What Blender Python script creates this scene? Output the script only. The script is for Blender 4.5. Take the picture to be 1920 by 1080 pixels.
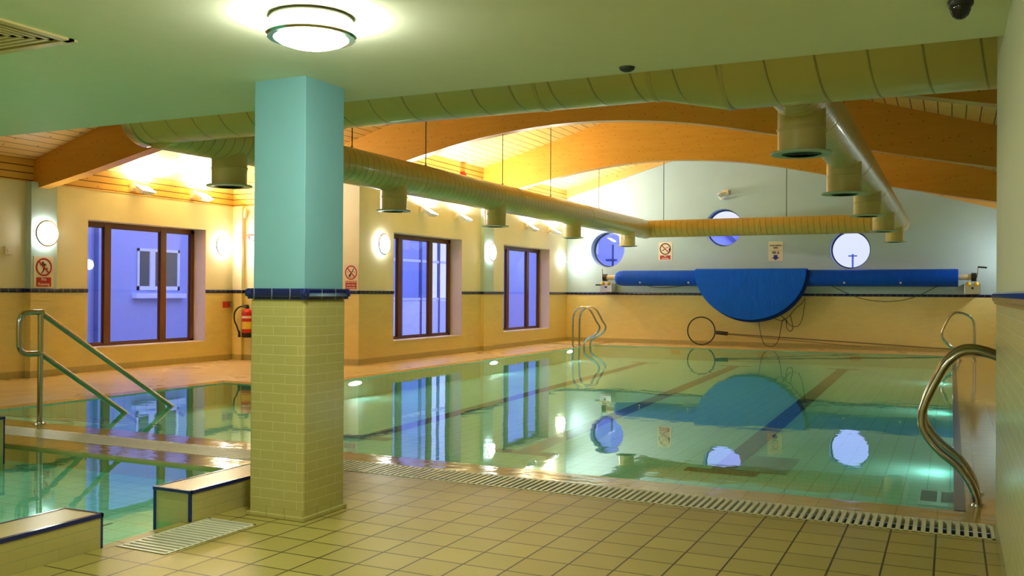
import bpy, bmesh, math, random
from mathutils import Vector, Matrix
random.seed(7)
for o in list(bpy.data.objects): bpy.data.objects.remove(o)
S = bpy.context.scene
COL = S.collection

# ------------------------------------------------------------------ camera, world, exposure
F, YAW, PITCH, ROLL = 1733.27, .4436, .0048, .0062
def cam_axes():
    cy, sy = math.cos(YAW), math.sin(YAW)
    r = Vector((cy, sy, 0)); f = Vector((-sy, cy, 0)); u = Vector((0, 0, 1))
    cp, sp = math.cos(PITCH), math.sin(PITCH)
    f2 = f*cp+u*sp; u2 = u*cp-f*sp
    cr, sr = math.cos(ROLL), math.sin(ROLL)
    return r*cr+u2*sr, u2*cr-r*sr, f2
CR, CU, CF = cam_axes()
EYE = Vector((0, 0, 1.5))
cd = bpy.data.cameras.new('camera'); cam = bpy.data.objects.new('camera', cd); COL.objects.link(cam)
cd.sensor_width = 36; cd.lens = F/1920*36; cd.clip_start = .05; cd.clip_end = 500
M3 = Matrix((CR, CU, -CF)).transposed()
cam.matrix_world = Matrix.Translation(EYE) @ M3.to_4x4()
S.camera = cam
S.view_settings.view_transform = 'Standard'
S.view_settings.look = 'None'
S.view_settings.exposure = 2.27
S.view_settings.gamma = 1
S.cycles.use_denoising = True
S.cycles.max_bounces = 9
S.cycles.diffuse_bounces = 5
S.cycles.glossy_bounces = 4
S.cycles.transparent_max_bounces = 12
S.cycles.sample_clamp_indirect = 6
S.cycles.caustics_reflective = False
S.cycles.caustics_refractive = False

LAMP = (1.0, .98, .90)       # colour of the room's lamps
W = bpy.data.worlds.new('dusk_sky'); S.world = W; W.use_nodes = True
nt = W.node_tree; nt.nodes.clear()
wo = nt.nodes.new('ShaderNodeOutputWorld'); bg = nt.nodes.new('ShaderNodeBackground')
tc = nt.nodes.new('ShaderNodeTexCoord'); sx = nt.nodes.new('ShaderNodeSeparateXYZ'); cr = nt.nodes.new('ShaderNodeValToRGB')
cr.color_ramp.elements[0].position = 0; cr.color_ramp.elements[0].color = (.52, .54, .86, 1)
cr.color_ramp.elements[1].position = .6; cr.color_ramp.elements[1].color = (.70, .80, 2.1, 1)
nt.links.new(tc.outputs['Generated'], sx.inputs[0]); nt.links.new(sx.outputs['Z'], cr.inputs[0])
nt.links.new(cr.outputs[0], bg.inputs[0]); bg.inputs[1].default_value = .36
nt.links.new(bg.outputs[0], wo.inputs[0])

# ------------------------------------------------------------------ node helpers and materials
class N:
    def __init__(s, name):
        s.m = bpy.data.materials.new(name); s.m.use_nodes = True; s.t = s.m.node_tree; s.t.nodes.clear()
        s.out = s.t.nodes.new('ShaderNodeOutputMaterial')
    def n(s, kind, **kw):
        x = s.t.nodes.new('ShaderNode'+kind)
        for k, v in kw.items(): setattr(x, k, v)
        return x
    def L(s, a, b): s.t.links.new(a, b)
    def v(s, x, sock):
        if isinstance(x, bpy.types.NodeSocket): s.L(x, sock)
        elif x is not None: sock.default_value = x
    def math(s, op, a, b=None, c=None):
        x = s.n('Math', operation=op); s.v(a, x.inputs[0]); s.v(b, x.inputs[1])
        if c is not None: s.v(c, x.inputs[2])
        return x.outputs[0]
    def mix(s, f, a, b, blend='MIX'):
        x = s.n('MixRGB', blend_type=blend); s.v(f, x.inputs[0])
        for i, q in ((1, a), (2, b)):
            if isinstance(q, (tuple, list)) and len(q) == 3: q = tuple(q)+(1,)
            s.v(q, x.inputs[i])
        return x.outputs[0]
    def pos(s):
        g = s.n('NewGeometry'); x = s.n('SeparateXYZ'); s.L(g.outputs['Position'], x.inputs[0]); return x.outputs
    def comb(s, x, y, z):
        c = s.n('CombineXYZ'); s.v(x, c.inputs[0]); s.v(y, c.inputs[1]); s.v(z, c.inputs[2]); return c.outputs[0]
    def noise(s, vec, scale, detail=3, rough=.5):
        x = s.n('TexNoise'); s.L(vec, x.inputs['Vector']); x.inputs['Scale'].default_value = scale
        x.inputs['Detail'].default_value = detail; x.inputs['Roughness'].default_value = rough
        return x.outputs['Fac']
    def line(s, coord, spacing, phase, width):
        """1 on thin lines every `spacing`"""
        a = s.math('DIVIDE', s.math('SUBTRACT', coord, phase), spacing)
        a = s.math('FRACT', s.math('ADD', a, 100.5)); a = s.math('ABSOLUTE', s.math('SUBTRACT', a, .5))
        return s.math('LESS_THAN', a, width/spacing/2)
    def done(s, col, rough=.5, metal=0, spec=.5, height=None, bstr=.3, bdist=.01, coat=0):
        b = s.n('BsdfPrincipled')
        if isinstance(col, (tuple, list)): col = tuple(col)[:3]+(1,)
        s.v(col, b.inputs['Base Color']); s.v(rough, b.inputs['Roughness']); b.inputs['Metallic'].default_value = metal
        b.inputs['Specular IOR Level'].default_value = spec
        if coat: b.inputs['Coat Weight'].default_value = coat; b.inputs['Coat Roughness'].default_value = .08
        if height is not None:
            bp = s.n('Bump'); bp.inputs['Strength'].default_value = bstr; bp.inputs['Distance'].default_value = bdist
            s.L(height, bp.inputs['Height']); s.L(bp.outputs[0], b.inputs['Normal'])
        s.L(b.outputs[0], s.out.inputs[0]); return s.m

def flat(name, col, rough=.5, metal=0, spec=.5, var=.06, coat=0):
    k = N(name); p = k.pos(); nz = k.noise(k.comb(p[0], p[1], p[2]), 7, 4)
    c = k.mix(nz, tuple(x*(1-var) for x in col), tuple(min(1, x*(1+var)) for x in col))
    return k.done(c, rough, metal, spec, coat=coat)
def emit(name, col, strength):
    k = N(name); e = k.n('Emission'); e.inputs[0].default_value = tuple(col)+(1,); e.inputs[1].default_value = strength
    k.L(e.outputs[0], k.out.inputs[0]); return k.m

TILE = (.84, .72, .29)
def wall_mat(name, upper, tile=TILE, joint=(.80, .66, .32), sk_h=.118, sk_f=.62):
    """paint above the dado, small glazed brick tiles below it, darker skirting tiles at the foot"""
    k = N(name); p = k.pos(); u = k.math('ADD', p[0], p[1])
    v = k.comb(u, p[2], 0.0)
    br = k.n('TexBrick', offset=.5); k.L(v, br.inputs['Vector'])
    br.inputs['Scale'].default_value = 1; br.inputs['Brick Width'].default_value = .2; br.inputs['Row Height'].default_value = .0635
    br.inputs['Mortar Size'].default_value = .0032; br.inputs['Mortar Smooth'].default_value = .3
    br.inputs['Color1'].default_value = tile+(1,); br.inputs['Color2'].default_value = tuple(x*.95 for x in tile)+(1,)
    br.inputs['Mortar'].default_value = joint+(1,)
    sk = k.mix(k.line(u, .15, 0, .006), tuple(x*sk_f for x in tile), tuple(x*sk_f*.68 for x in tile))
    low = k.mix(k.math('LESS_THAN', p[2], sk_h), br.outputs['Color'], sk)
    nz = k.noise(k.comb(p[0], p[1], p[2]), 2.5, 4)
    up = k.mix(nz, tuple(x*.95 for x in upper), tuple(min(1, x*1.04) for x in upper))
    hi = k.math('GREATER_THAN', p[2], 1.48)
    col = k.mix(hi, low, up)
    rough = k.math('ADD', .22, k.math('MULTIPLY', hi, .4))
    h = k.math('MULTIPLY', k.math('SUBTRACT', 1.0, br.outputs['Fac']), k.math('SUBTRACT', 1.0, hi))
    return k.done(col, rough, height=h, bstr=.4, bdist=.004)

def wood(name, light, dark, plank_axis=None, spacing=.19, grain=(1, 12, 12), knots=2.2, phase=0, face='XZ'):
    k = N(name); p = k.pos(); ax = {'X': 0, 'Y': 1, 'Z': 2}
    vec = k.comb(k.math('MULTIPLY', p[0], grain[0]), k.math('MULTIPLY', p[1], grain[1]), k.math('MULTIPLY', p[2], grain[2]))
    g = k.noise(vec, 1.6, 6, .65)
    c = k.mix(g, dark, light)
    vo = k.n('TexVoronoi', voronoi_dimensions='2D'); vo.inputs['Scale'].default_value = knots
    wv = k.comb(p[ax[face[0]]], k.math('MULTIPLY', p[ax[face[1]]], 1.5), 0.0); k.L(wv, vo.inputs['Vector'])
    rr = k.math('LESS_THAN', vo.outputs['Distance'], .045)
    c = k.mix(k.math('MULTIPLY', rr, .72), c, (.16, .045, .008))
    if plank_axis:
        co = p[ax[plank_axis]]
        idx = k.math('FLOOR', k.math('DIVIDE', k.math('SUBTRACT', co, phase), spacing))
        wn = k.n('TexWhiteNoise', noise_dimensions='1D'); k.L(idx, wn.inputs['W'])
        c = k.mix(k.math('MULTIPLY', wn.outputs['Value'], .22), c, dark)
        ln = k.line(co, spacing, phase, .016); c = k.mix(ln, c, (.10, .035, .006))
        return k.done(c, .38, height=k.math('SUBTRACT', 1.0, ln), bstr=.5, bdist=.006)
    return k.done(c, .36)

def floor_tile(name, col, grout, sp=.2607, px=-3.73, py=4.76, w=.011, rough=.3):
    k = N(name); p = k.pos()
    ln = k.math('MAXIMUM', k.line(p[0], sp, px, w), k.line(p[1], sp, py, w))
    ix = k.math('FLOOR', k.math('DIVIDE', k.math('SUBTRACT', p[0], px), sp)); iy = k.math('FLOOR', k.math('DIVIDE', k.math('SUBTRACT', p[1], py), sp))
    wn = k.n('TexWhiteNoise', noise_dimensions='2D'); k.L(k.comb(ix, iy, 0.0), wn.inputs['Vector'])
    c = k.mix(wn.outputs['Value'], tuple(x*.9 for x in col), tuple(min(1, x*1.07) for x in col))
    nz = k.noise(k.comb(p[0], p[1], p[2]), 1.3, 4)
    c = k.mix(k.math('MULTIPLY', nz, .22), c, tuple(x*.7 for x in col))
    c = k.mix(ln, c, grout)
    fine = k.noise(k.comb(p[0], p[1], p[2]), 160, 2)
    h = k.math('ADD', k.math('SUBTRACT', 1.0, ln), k.math('MULTIPLY', fine, .12))
    return k.done(c, k.math('ADD', rough, k.math('MULTIPLY', nz, .15)), height=h, bstr=.3, bdist=.004)

def wet(name, col, sp=.2607, film=.35):
    """coping tiles under a thin moving film of water"""
    k = N(name); p = k.pos()
    ln = k.math('MAXIMUM', k.line(p[0], sp, -3.73, .006), k.line(p[1], sp, 4.76, .006))
    c = k.mix(ln, col, tuple(x*.6 for x in col))
    nz = k.noise(k.comb(k.math('MULTIPLY', p[0], .5), p[1], 0.0), 9, 3)
    return k.done(c, .07, height=nz, bstr=film, bdist=.012, spec=.6)

def spiral(name, col, axis, pitch, dark=.62):
    """spiral-seamed sheet-metal duct; seam follows the helix round the object's own axis"""
    k = N(name); t = k.n('TexCoord'); x = k.n('SeparateXYZ'); k.L(t.outputs['Object'], x.inputs[0])
    a, b, c0 = {'X': (0, 1, 2), 'Y': (1, 0, 2)}[axis]
    ang = k.math('DIVIDE', k.math('ARCTAN2', x.outputs[b], x.outputs[c0]), 2*math.pi)
    ph = k.math('FRACT', k.math('ADD', k.math('ADD', k.math('DIVIDE', x.outputs[a], pitch), ang), 200.0))
    d = k.math('ABSOLUTE', k.math('SUBTRACT', ph, .5))
    ln = k.math('LESS_THAN', d, .006/pitch)
    h = k.math('MAXIMUM', 0.0, k.math('SUBTRACT', 1.0, k.math('DIVIDE', d, .013/pitch)))
    c = k.mix(ln, col, tuple(q*dark for q in col))
    return k.done(c, .3, height=h, bstr=.8, bdist=.012, coat=.2)

def schlick(k, f0, normal=None):
    """reflectance of the surface from the angle of view, the same from either side"""
    g = k.n('NewGeometry'); d = k.n('VectorMath', operation='DOT_PRODUCT')
    k.L(normal if normal is not None else g.outputs['Normal'], d.inputs[0]); k.L(g.outputs['Incoming'], d.inputs[1])
    c = k.math('POWER', k.math('SUBTRACT', 1.0, k.math('MINIMUM', 1.0, k.math('ABSOLUTE', d.outputs['Value']))), 5.0)
    return k.math('ADD', f0, k.math('MULTIPLY', c, 1-f0))
def water_mat():
    k = N('pool_water'); p = k.pos()
    a = k.noise(k.comb(p[0], p[1], 0.0), 1.1, 2); b = k.noise(k.comb(p[0], p[1], 0.0), 5.5, 2)
    h = k.math('ADD', a, k.math('MULTIPLY', b, .16))
    bp = k.n('Bump'); bp.inputs['Strength'].default_value = .022; bp.inputs['Distance'].default_value = .1; k.L(h, bp.inputs['Height'])
    F_ = schlick(k, .02, bp.outputs[0])
    tr = k.n('BsdfTransparent'); tr.inputs[0].default_value = (.66, 1.0, .94, 1)
    gl = k.n('BsdfGlossy'); gl.inputs['Roughness'].default_value = .015; gl.inputs[0].default_value = (.84, .98, 1, 1); k.L(bp.outputs[0], gl.inputs['Normal'])
    mx = k.n('MixShader'); k.L(F_, mx.inputs[0]); k.L(tr.outputs[0], mx.inputs[1]); k.L(gl.outputs[0], mx.inputs[2])
    k.L(mx.outputs[0], k.out.inputs[0]); return k.m
def glass_mat():
    k = N('window_glass'); F_ = schlick(k, .04)
    tr = k.n('BsdfTransparent'); tr.inputs[0].default_value = (.93, .95, 1, 1)
    gl = k.n('BsdfGlossy'); gl.inputs['Roughness'].default_value = .0
    mx = k.n('MixShader'); k.L(F_, mx.inputs[0]); k.L(tr.outputs[0], mx.inputs[1]); k.L(gl.outputs[0], mx.inputs[2])
    k.L(mx.outputs[0], k.out.inputs[0]); return k.m
def basin_mat():
    k = N('basin_tiles'); p = k.pos()
    ln = k.math('MAXIMUM', k.line(p[0], .2, 0, .010), k.line(p[1], .2, 0, .010))
    base = k.mix(k.noise(k.comb(p[0], p[1], p[2]), .35, 3), (.42, .98, .84), (.52, .99, .90))
    return k.done(k.mix(ln, base, (.26, .62, .48)), .5)
def rail_mat():
    k = N('dado_tiles_blue'); p = k.pos(); u = k.math('ADD', p[0], p[1])
    return k.done(k.mix(k.line(u, .15, .03, .006), (.006, .012, .10), (.30, .34, .40)), .12, spec=.6)
def fabric(name, col):
    k = N(name); p = k.pos(); nz = k.noise(k.comb(k.math('MULTIPLY', p[0], 5), p[1], k.math('MULTIPLY', p[2], 1.5)), 2.2, 4)
    c = k.mix(nz, tuple(x*.8 for x in col), tuple(x*1.15 for x in col))
    return k.done(c, .55, height=nz, bstr=.5, bdist=.03, spec=.2)

m_cream = wall_mat('wall_cream', (.87, .83, .60))
m_aqua = wall_mat('wall_pale_aqua', (.46, .63, .70))
m_pil = wall_mat('pilaster_pale_aqua', (.50, .68, .68))
m_colup = flat('column_paint_aqua', (.22, .52, .56), .55, var=.03)
m_coltile = wall_mat('column_tiles', (.22, .52, .56), tile=(.50, .465, .145), joint=(.60, .57, .25), sk_h=.072, sk_f=.98)
m_lowtile = wall_mat('low_wall_tiles', (.22, .52, .56), tile=(.50, .45, .155), joint=(.43, .44, .17), sk_h=-1)
m_pier = wall_mat('pier_wall', (.60, .66, .44), tile=(.58, .60, .30), joint=(.66, .68, .42))
m_soffit = flat('ceiling_lit_green', (.80, .86, .62), .6, var=.03)  # pale ceiling with the pool's greenish light put into its colour
m_roof = wood('roof_boards', (.92, .64, .24), (.80, .48, .13), 'X', .19, (14, 1, 14), 1.6, 0, 'XY')
m_fascia = wood('fascia_boards', (.88, .60, .18), (.74, .42, .08), 'Z', .12, (14, 1, 14), 2.6, 0, 'YZ')
m_beam = wood('glulam', (.80, .42, .06), (.64, .29, .03), None, .1, (1, 10, 12), 3.4)
m_rafter = wood('rafter_wood', (.82, .52, .18), (.66, .36, .09), None, .1, (1, 10, 12), 2.5)
m_rail = rail_mat()
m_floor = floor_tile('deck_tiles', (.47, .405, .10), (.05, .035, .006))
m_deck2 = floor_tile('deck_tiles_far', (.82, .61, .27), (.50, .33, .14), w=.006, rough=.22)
m_cope = wet('coping_wet', (.62, .45, .15))
m_copeL = wet('coping_pale', (.84, .62, .27), film=.08)
m_copeR = wet('coping_flooded', (.66, .50, .20), film=.05)
m_basin = basin_mat()
m_lane = floor_tile('lane_tiles', (.045, .06, .08), (.12, .15, .16), .1, 0, 0, .006, .5)
m_water = water_mat()
m_glass = glass_mat()
m_frame = flat('window_frame_brown', (.13, .045, .012), .35)
m_white = flat('white_paint', (.80, .80, .76), .4)
m_plaster = flat('reveal_plaster', (.78, .66, .52), .6)
m_sillc = flat('sill_cream', (.85, .76, .48), .4)
m_bigduct = spiral('duct_spiral_large', (.72, .62, .22), 'X', .36)
m_ductY = spiral('duct_spiral_branch', (.72, .58, .20), 'Y', .15)
m_ductX = spiral('duct_spiral_cross', (.66, .47, .12), 'X', .15)
m_duct = flat('duct_cream', (.66, .56, .22), .3, coat=.2, var=.03)
m_flange = flat('flange_pale', (.50, .60, .42), .3)
m_dark = flat('dark_inside', (.03, .045, .03), .6)
m_steel = flat('stainless_steel', (.50, .48, .40), .16, metal=1)
m_galv = flat('galvanised', (.72, .72, .70), .25, metal=1)
m_black = flat('black_plastic', (.015, .015, .015), .35)
m_blk2 = flat('black_rope', (.02, .03, .03), .7)
m_slat = flat('grate_slats', (.84, .84, .62), .35)
m_red = flat('red_paint', (.55, .015, .008), .3)
m_signred = flat('sign_red', (.42, .012, .012), .4)
m_signw = flat('sign_panel', (.85, .76, .58), .4, var=.02)
m_signk = flat('sign_black', (.012, .012, .012), .5)
m_signb = flat('sign_blue', (.01, .03, .32), .4)
m_yel = flat('label_yellow', (.8, .55, .05), .5)
m_blue = fabric('cover_blue', (.001, .085, .72))
m_blue2 = fabric('drape_blue', (.001, .125, .88))
m_bluedk = fabric('drape_edge_blue', (.003, .03, .20))
m_bluetile = flat('blue_edge_tile', (.008, .02, .14), .15)
m_lampface = emit('lamp_diffuser', LAMP, 13)
m_band = emit('lamp_side_band', LAMP, 4)
m_ceilface = emit('ceiling_lamp_diffuser', (1, .98, .88), 22.5)
m_flood = emit('flood_lens', LAMP, 100)
m_uw = emit('underwater_lens', (1, 1, .97), 15.0)
m_ext = flat('exterior_render', (.44, .49, .72), .8)
m_extw = flat('exterior_white', (.85, .9, 1), .5)
m_exgl = flat('exterior_window_dark', (.12, .14, .12), .15)
m_slate = flat('slate', (.10, .13, .28), .7)
m_ground = flat('tarmac', (.22, .24, .3), .9)

# ------------------------------------------------------------------ mesh helpers (all in world coordinates)
class MB:
    def __init__(s): s.b = bmesh.new()
    def vs(s, pts): return [s.b.verts.new(p) for p in pts]
    def face(s, pts, mi=0):
        f = s.b.faces.new(s.vs(pts)); f.material_index = mi; return f
    def box(s, x0, x1, y0, y1, z0, z1, mi=0):
        v = s.vs([(x, y, z) for z in (z0, z1) for x, y in ((x0, y0), (x1, y0), (x1, y1), (x0, y1))])
        for q in ((3, 2, 1, 0), (4, 5, 6, 7), (0, 1, 5, 4), (1, 2, 6, 5), (2, 3, 7, 6), (3, 0, 4, 7)):
            s.b.faces.new([v[i] for i in q]).material_index = mi
        return s
    def prism(s, poly, axis, a, b):
        """polygon in the two other axes, extruded along axis from a to b"""
        def P(p, t):
            return {'X': (t, p[0], p[1]), 'Y': (p[0], t, p[1]), 'Z': (p[0], p[1], t)}[axis]
        A = s.vs([P(p, a) for p in poly]); B = s.vs([P(p, b) for p in poly]); n = len(poly)
        s.b.faces.new(A); s.b.faces.new(B[::-1])
        for i in range(n): s.b.faces.new([A[i], B[i], B[(i+1) % n], A[(i+1) % n]])
        return s
    def lathe(s, prof, o, axis='Z', seg=32, cap=True):
        """prof = [(radius, t)] revolved round axis through o"""
        o = Vector(o); ax = Vector(axis) if not isinstance(axis, str) else Vector({'X': (1, 0, 0), 'Y': (0, 1, 0), 'Z': (0, 0, 1)}[axis])
        ax.normalize(); e1 = ax.orthogonal().normalized(); e2 = ax.cross(e1)
        rings = []
        for r, t in prof:
            if r < 1e-5: rings.append([s.b.verts.new(o+ax*t)])
            else: rings.append([s.b.verts.new(o+ax*t+(e1*math.cos(2*math.pi*i/seg)+e2*math.sin(2*math.pi*i/seg))*r) for i in range(seg)])
        for A, B in zip(rings, rings[1:]):
            for i in range(seg):
                j = (i+1) % seg
                if len(A) == 1 and len(B) == 1: continue
                if len(A) == 1: s.b.faces.new([A[0], B[i], B[j]])
                elif len(B) == 1: s.b.faces.new([A[i], A[j], B[0]])
                else: s.b.faces.new([A[i], A[j], B[j], B[i]])
        if cap:
            for R in (rings[0], rings[-1]):
                if len(R) > 1: s.b.faces.new(R)
        return s
    def tube(s, path, r, seg=12, caps=True, closed=False):
        P = [Vector(p) for p in path]; n = len(P); rings = []; prev = None
        for i in range(n):
            if closed: d = P[(i+1) % n]-P[i-1]
            else: d = P[min(i+1, n-1)]-P[max(i-1, 0)]
            d.normalize()
            e = (d.orthogonal() if prev is None else prev-d*prev.dot(d)).normalized(); prev = e; f = d.cross(e)
            rr = r[i] if isinstance(r, (list, tuple)) else r
            rings.append([s.b.verts.new(P[i]+(e*math.cos(2*math.pi*k/seg)+f*math.sin(2*math.pi*k/seg))*rr) for k in range(seg)])
        m = n if closed else n-1
        for i in range(m):
            A, B = rings[i], rings[(i+1) % n]
            for k in range(seg): s.b.faces.new([A[k], A[(k+1) % seg], B[(k+1) % seg], B[k]])
        if caps and not closed: s.b.faces.new(rings[0]); s.b.faces.new(rings[-1])
        return s
    def build(s, name, mat, parent=None, smooth=False, base=None, label=None, bevel=0, kind=None, origin=None):
        bmesh.ops.recalc_face_normals(s.b, faces=s.b.faces)
        off = Vector(parent['_b']) if parent is not None and '_b' in parent else Vector(base) if base else Vector((0, 0, 0))
        pb = off
        if origin is not None: off = Vector(origin)
        for v in s.b.verts: v.co -= off
        me = bpy.data.meshes.new(name); s.b.to_mesh(me); s.b.free()
        for m in (mat if isinstance(mat, (list, tuple)) else [mat]): me.materials.append(m)
        if smooth:
            for p in me.polygons: p.use_smooth = True
        o = bpy.data.objects.new(name, me); COL.objects.link(o)
        if smooth:
            try: me.set_sharp_from_angle(angle=math.radians(40))
            except Exception: pass
        if parent is not None:
            o.parent = parent; o['_b'] = tuple(off); o.location = off-pb
        else:
            o.location = off; o['_b'] = tuple(off)
        if bevel:
            bv = o.modifiers.new('bevel', 'BEVEL'); bv.width = bevel; bv.segments = 2; bv.limit_method = 'ANGLE'
        if label: o['label'] = label
        if kind: o['kind'] = kind
        return o
def thing(name, label, cat, base=(0, 0, 0), group=None):
    o = bpy.data.objects.new(name, None); COL.objects.link(o); o.location = base; o['_b'] = tuple(base)
    o.empty_display_size = .1
    o['label'] = label; o['category'] = cat
    if group: o['group'] = group
    return o
def tag(o, label, cat, group=None, kind=None):
    o['label'] = label; o['category'] = cat
    if group: o['group'] = group
    if kind: o['kind'] = kind
    return o
def struct(o): o['kind'] = 'structure'; return o
def smoothpath(pts, n=8, closed=False):
    P = [Vector(p) for p in pts]; out = []; m = len(P)
    rng = range(m) if closed else range(m-1)
    for i in rng:
        if closed: a, b, c, d = P[i-1], P[i], P[(i+1) % m], P[(i+2) % m]
        else: a, b, c, d = P[max(i-1, 0)], P[i], P[i+1], P[min(i+2, m-1)]
        for k in range(n):
            t = k/n
            out.append(.5*((2*b)+(c-a)*t+(2*a-5*b+4*c-d)*t*t+(3*b-a-3*c+d)*t**3))
    if not closed: out.append(P[-1])
    return out
def text_mesh(name, s, size, mat, parent, o, ux, uz, align='CENTER', bold=0):
    """flat lettering: o = centre of the baseline, ux = reading direction, uz = up"""
    cu = bpy.data.curves.new(name, 'FONT'); cu.body = s; cu.size = size; cu.align_x = align; cu.extrude = .0008; cu.offset = bold
    cu.resolution_u = 3
    tmp = bpy.data.objects.new(name, cu); COL.objects.link(tmp)
    dg = bpy.context.evaluated_depsgraph_get(); me = bpy.data.meshes.new_from_object(tmp.evaluated_get(dg))
    bpy.data.objects.remove(tmp)
    ux, uz = Vector(ux).normalized(), Vector(uz).normalized(); n = ux.cross(uz)
    R = Matrix((ux, uz, n)).transposed().to_4x4(); R.translation = Vector(o)-Vector(parent['_b'])
    me.transform(R); me.materials.clear(); me.materials.append(mat)
    ob = bpy.data.objects.new(name, me); COL.objects.link(ob); ob.parent = parent; ob['_b'] = parent['_b']
    return ob

# ------------------------------------------------------------------ key dimensions
XL, XR, XW, YF = -14.19, -10.87, 1.85, 26.87
YC, ZC = 5.657, 2.907
XA = -6.17
def roof(x): return 6.04-.29*abs(x-XA)
LOWP = [(0, 4.63), (.9, 4.60), (2.2, 4.45), (3.6, 4.14), (5.0, 3.80), (6.8, 3.43), (8.02, 3.21)]
def low(x):
    a = abs(x-XA)
    for (p, q), (r, s_) in zip(LOWP, LOWP[1:]):
        if a <= r:
            t = (a-p)/(r-p); return q+(s_-q)*t
    return LOWP[-1][1]
PX0, PX1, PY0, PY1 = -9.25, .083, 7.15, 25.0      # main pool
AX0, AY1 = -10.70, 11.6                            # its stepped alcove
SX0, SX1, SY0, SY1 = -9.6, -4.76, 1.2, 6.02        # small pool
GY0, GY1 = 6.40, 6.80                              # deck grating
ZW = -.012

# ------------------------------------------------------------------ large structure: floor
def cells(name, xs, ys, fn, mats, z=0, thick=.0):
    b = MB()
    for i in range(len(xs)-1):
        for j in range(len(ys)-1):
            cx, cy = (xs[i]+xs[i+1])/2, (ys[j]+ys[j+1])/2
            m = fn(cx, cy)
            if m is not None: b.face([(xs[i], ys[j], z), (xs[i+1], ys[j], z), (xs[i+1], ys[j+1], z), (xs[i], ys[j+1], z)], m)
    bmesh.ops.remove_doubles(b.b, verts=b.b.verts, dist=1e-5)
    return b.build(name, mats)
DG = (-4.41, -4.02, 3.90, 4.66)                    # small drain grate by the column
def deck(x, y):
    if PX0 < x < PX1 and PY0 < y < PY1: return None
    if AX0 < x < PX0 and PY0 < y < AY1: return None
    if SX0 < x < SX1 and SY0 < y < SY1: return None
    if SX1 < x < -4.5 and 3.83 < y < 4.53: return None
    if GY0 < y < GY1 and x < .25: return None
    if DG[0] < x < DG[1] and DG[2] < y < DG[3]: return None
    if GY1 < y < PY0 and x < .6: return 1
    if SY1 < y < GY0 and x < -4.76: return 1
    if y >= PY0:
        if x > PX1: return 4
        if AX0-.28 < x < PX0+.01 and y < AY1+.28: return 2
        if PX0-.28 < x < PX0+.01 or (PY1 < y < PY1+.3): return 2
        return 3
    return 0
xs = sorted({XL, -12.5, AX0-.28, AX0, SX0, PX0-.28, PX0, SX1, -4.5, DG[0], DG[1], -2, PX1, .25, .6, XW})
ys = sorted({-3, SY0, 3.83, DG[2], 4.53, DG[3], SY1, GY0, GY1, PY0, AY1, AY1+.28, 15, 20, PY1, PY1+.3, YF})
struct(cells('floor', xs, ys, deck, [m_floor, m_cope, m_copeL, m_deck2, m_copeR]))

# pool basins
ZB = -.33
b = MB()
out = [(AX0, PY0), (PX1, PY0), (PX1, PY1), (PX0, PY1), (PX0, AY1), (AX0, AY1)]
for i in range(6):
    p, q = out[i], out[(i+1) % 6]
    b.face([(p[0], p[1], 0), (q[0], q[1], 0), (q[0], q[1], ZB), (p[0], p[1], ZB)])
b.face([(AX0, PY0, ZB), (PX1, PY0, ZB), (PX1, PY1, ZB), (PX0, PY1, ZB), (PX0, AY1, ZB), (AX0, AY1, ZB)])
for k in range(4):      # submerged steps in the alcove
    b.box(AX0, PX0-.05, PY0, PY0+.45*(4-k), ZB+.07*k, ZB+.07*(k+1))
struct(b.build('floor', m_basin))
b = MB()
so = [(SX0, SY0), (SX1, SY0), (SX1, 3.83), (-4.5, 3.83), (-4.5, 4.53), (SX1, 4.53), (SX1, SY1), (SX0, SY1)]
for i in range(8):
    p, q = so[i], so[(i+1) % 8]
    b.face([(p[0], p[1], 0), (q[0], q[1], 0), (q[0], q[1], -.16), (p[0], p[1], -.16)])
struct(b.build('floor', m_lowtile)); b = MB()
b.face([(p[0], p[1], -.16) for p in so])
b.box(-5.15, -4.505, 3.845, 4.515, -.2, -.085)
struct(b.build('floor', m_basin))
# blue nosing strips on the basin steps and right-hand edge
b = MB()
for k in range(4):
    y = PY0+.45*(4-k); b.box(AX0+.02, PX0-.07, y-.03, y+.004, ZB+.07*(k+1)-.02, ZB+.07*(k+1)+.003)
struct(b.build('trim_1', m_bluetile))
b = MB(); b.box(PX1-.06, PX1+.012, PY0, PY1, -.07, .004); struct(b.build('trim_2', m_bluetile))

# lane markings on the basin floor
LN = [((-2.13, 9.62), (-2.378, 23.76), 'right-hand'), ((-4.39, 9.72), (-4.91, 23.44), 'middle'), ((-6.62, 9.80), (-7.27, 23.36), 'left-hand')]
for (n0, n1, w) in LN:
    a, c = Vector(n0), Vector(n1); d = (c-a).normalized(); e = Vector((-d.y, d.x)); z = ZB+.004
    t = MB(); h = .13
    t.face([(*(a-e*h), z), (*(a+e*h), z), (*(c+e*h), z), (*(c-e*h), z)])
    for q, s_ in ((a, -1), (c, 1)):
        t.face([(q.x-.37, q.y, z), (q.x+.37, q.y, z), (q.x+.37, q.y+.22*s_, z), (q.x-.37, q.y+.22*s_, z)])
    tag(t.build('lane_marking', m_lane), f'dark tiled T-ended lane line on the pool floor, {w} of three', 'lane line', 'lane lines on the pool floor')
for i, (x, w) in enumerate(((-6.86, 'left'), (-4.52, 'middle'), (-2.20, 'right'))):
    t = MB(); t.box(x-.13, x+.13, PY1-.012, PY1+.002, -.19, -.03); t.box(x-.28, x+.28, PY1-.011, PY1+.002, -.07, -.05)
    tag(t.build('wall_target', flat('target_tiles', (.34, .22, .10), .4) if i == 0 else bpy.data.materials['target_tiles']),
        f'brown cross-shaped lane target under water on the far pool wall, {w} one of three', 'lane target', 'lane targets on the far pool wall')
t = MB(); t.box(-2.02, -1.50, 9.65, 10.58, ZB+.002, ZB+.012)
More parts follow.
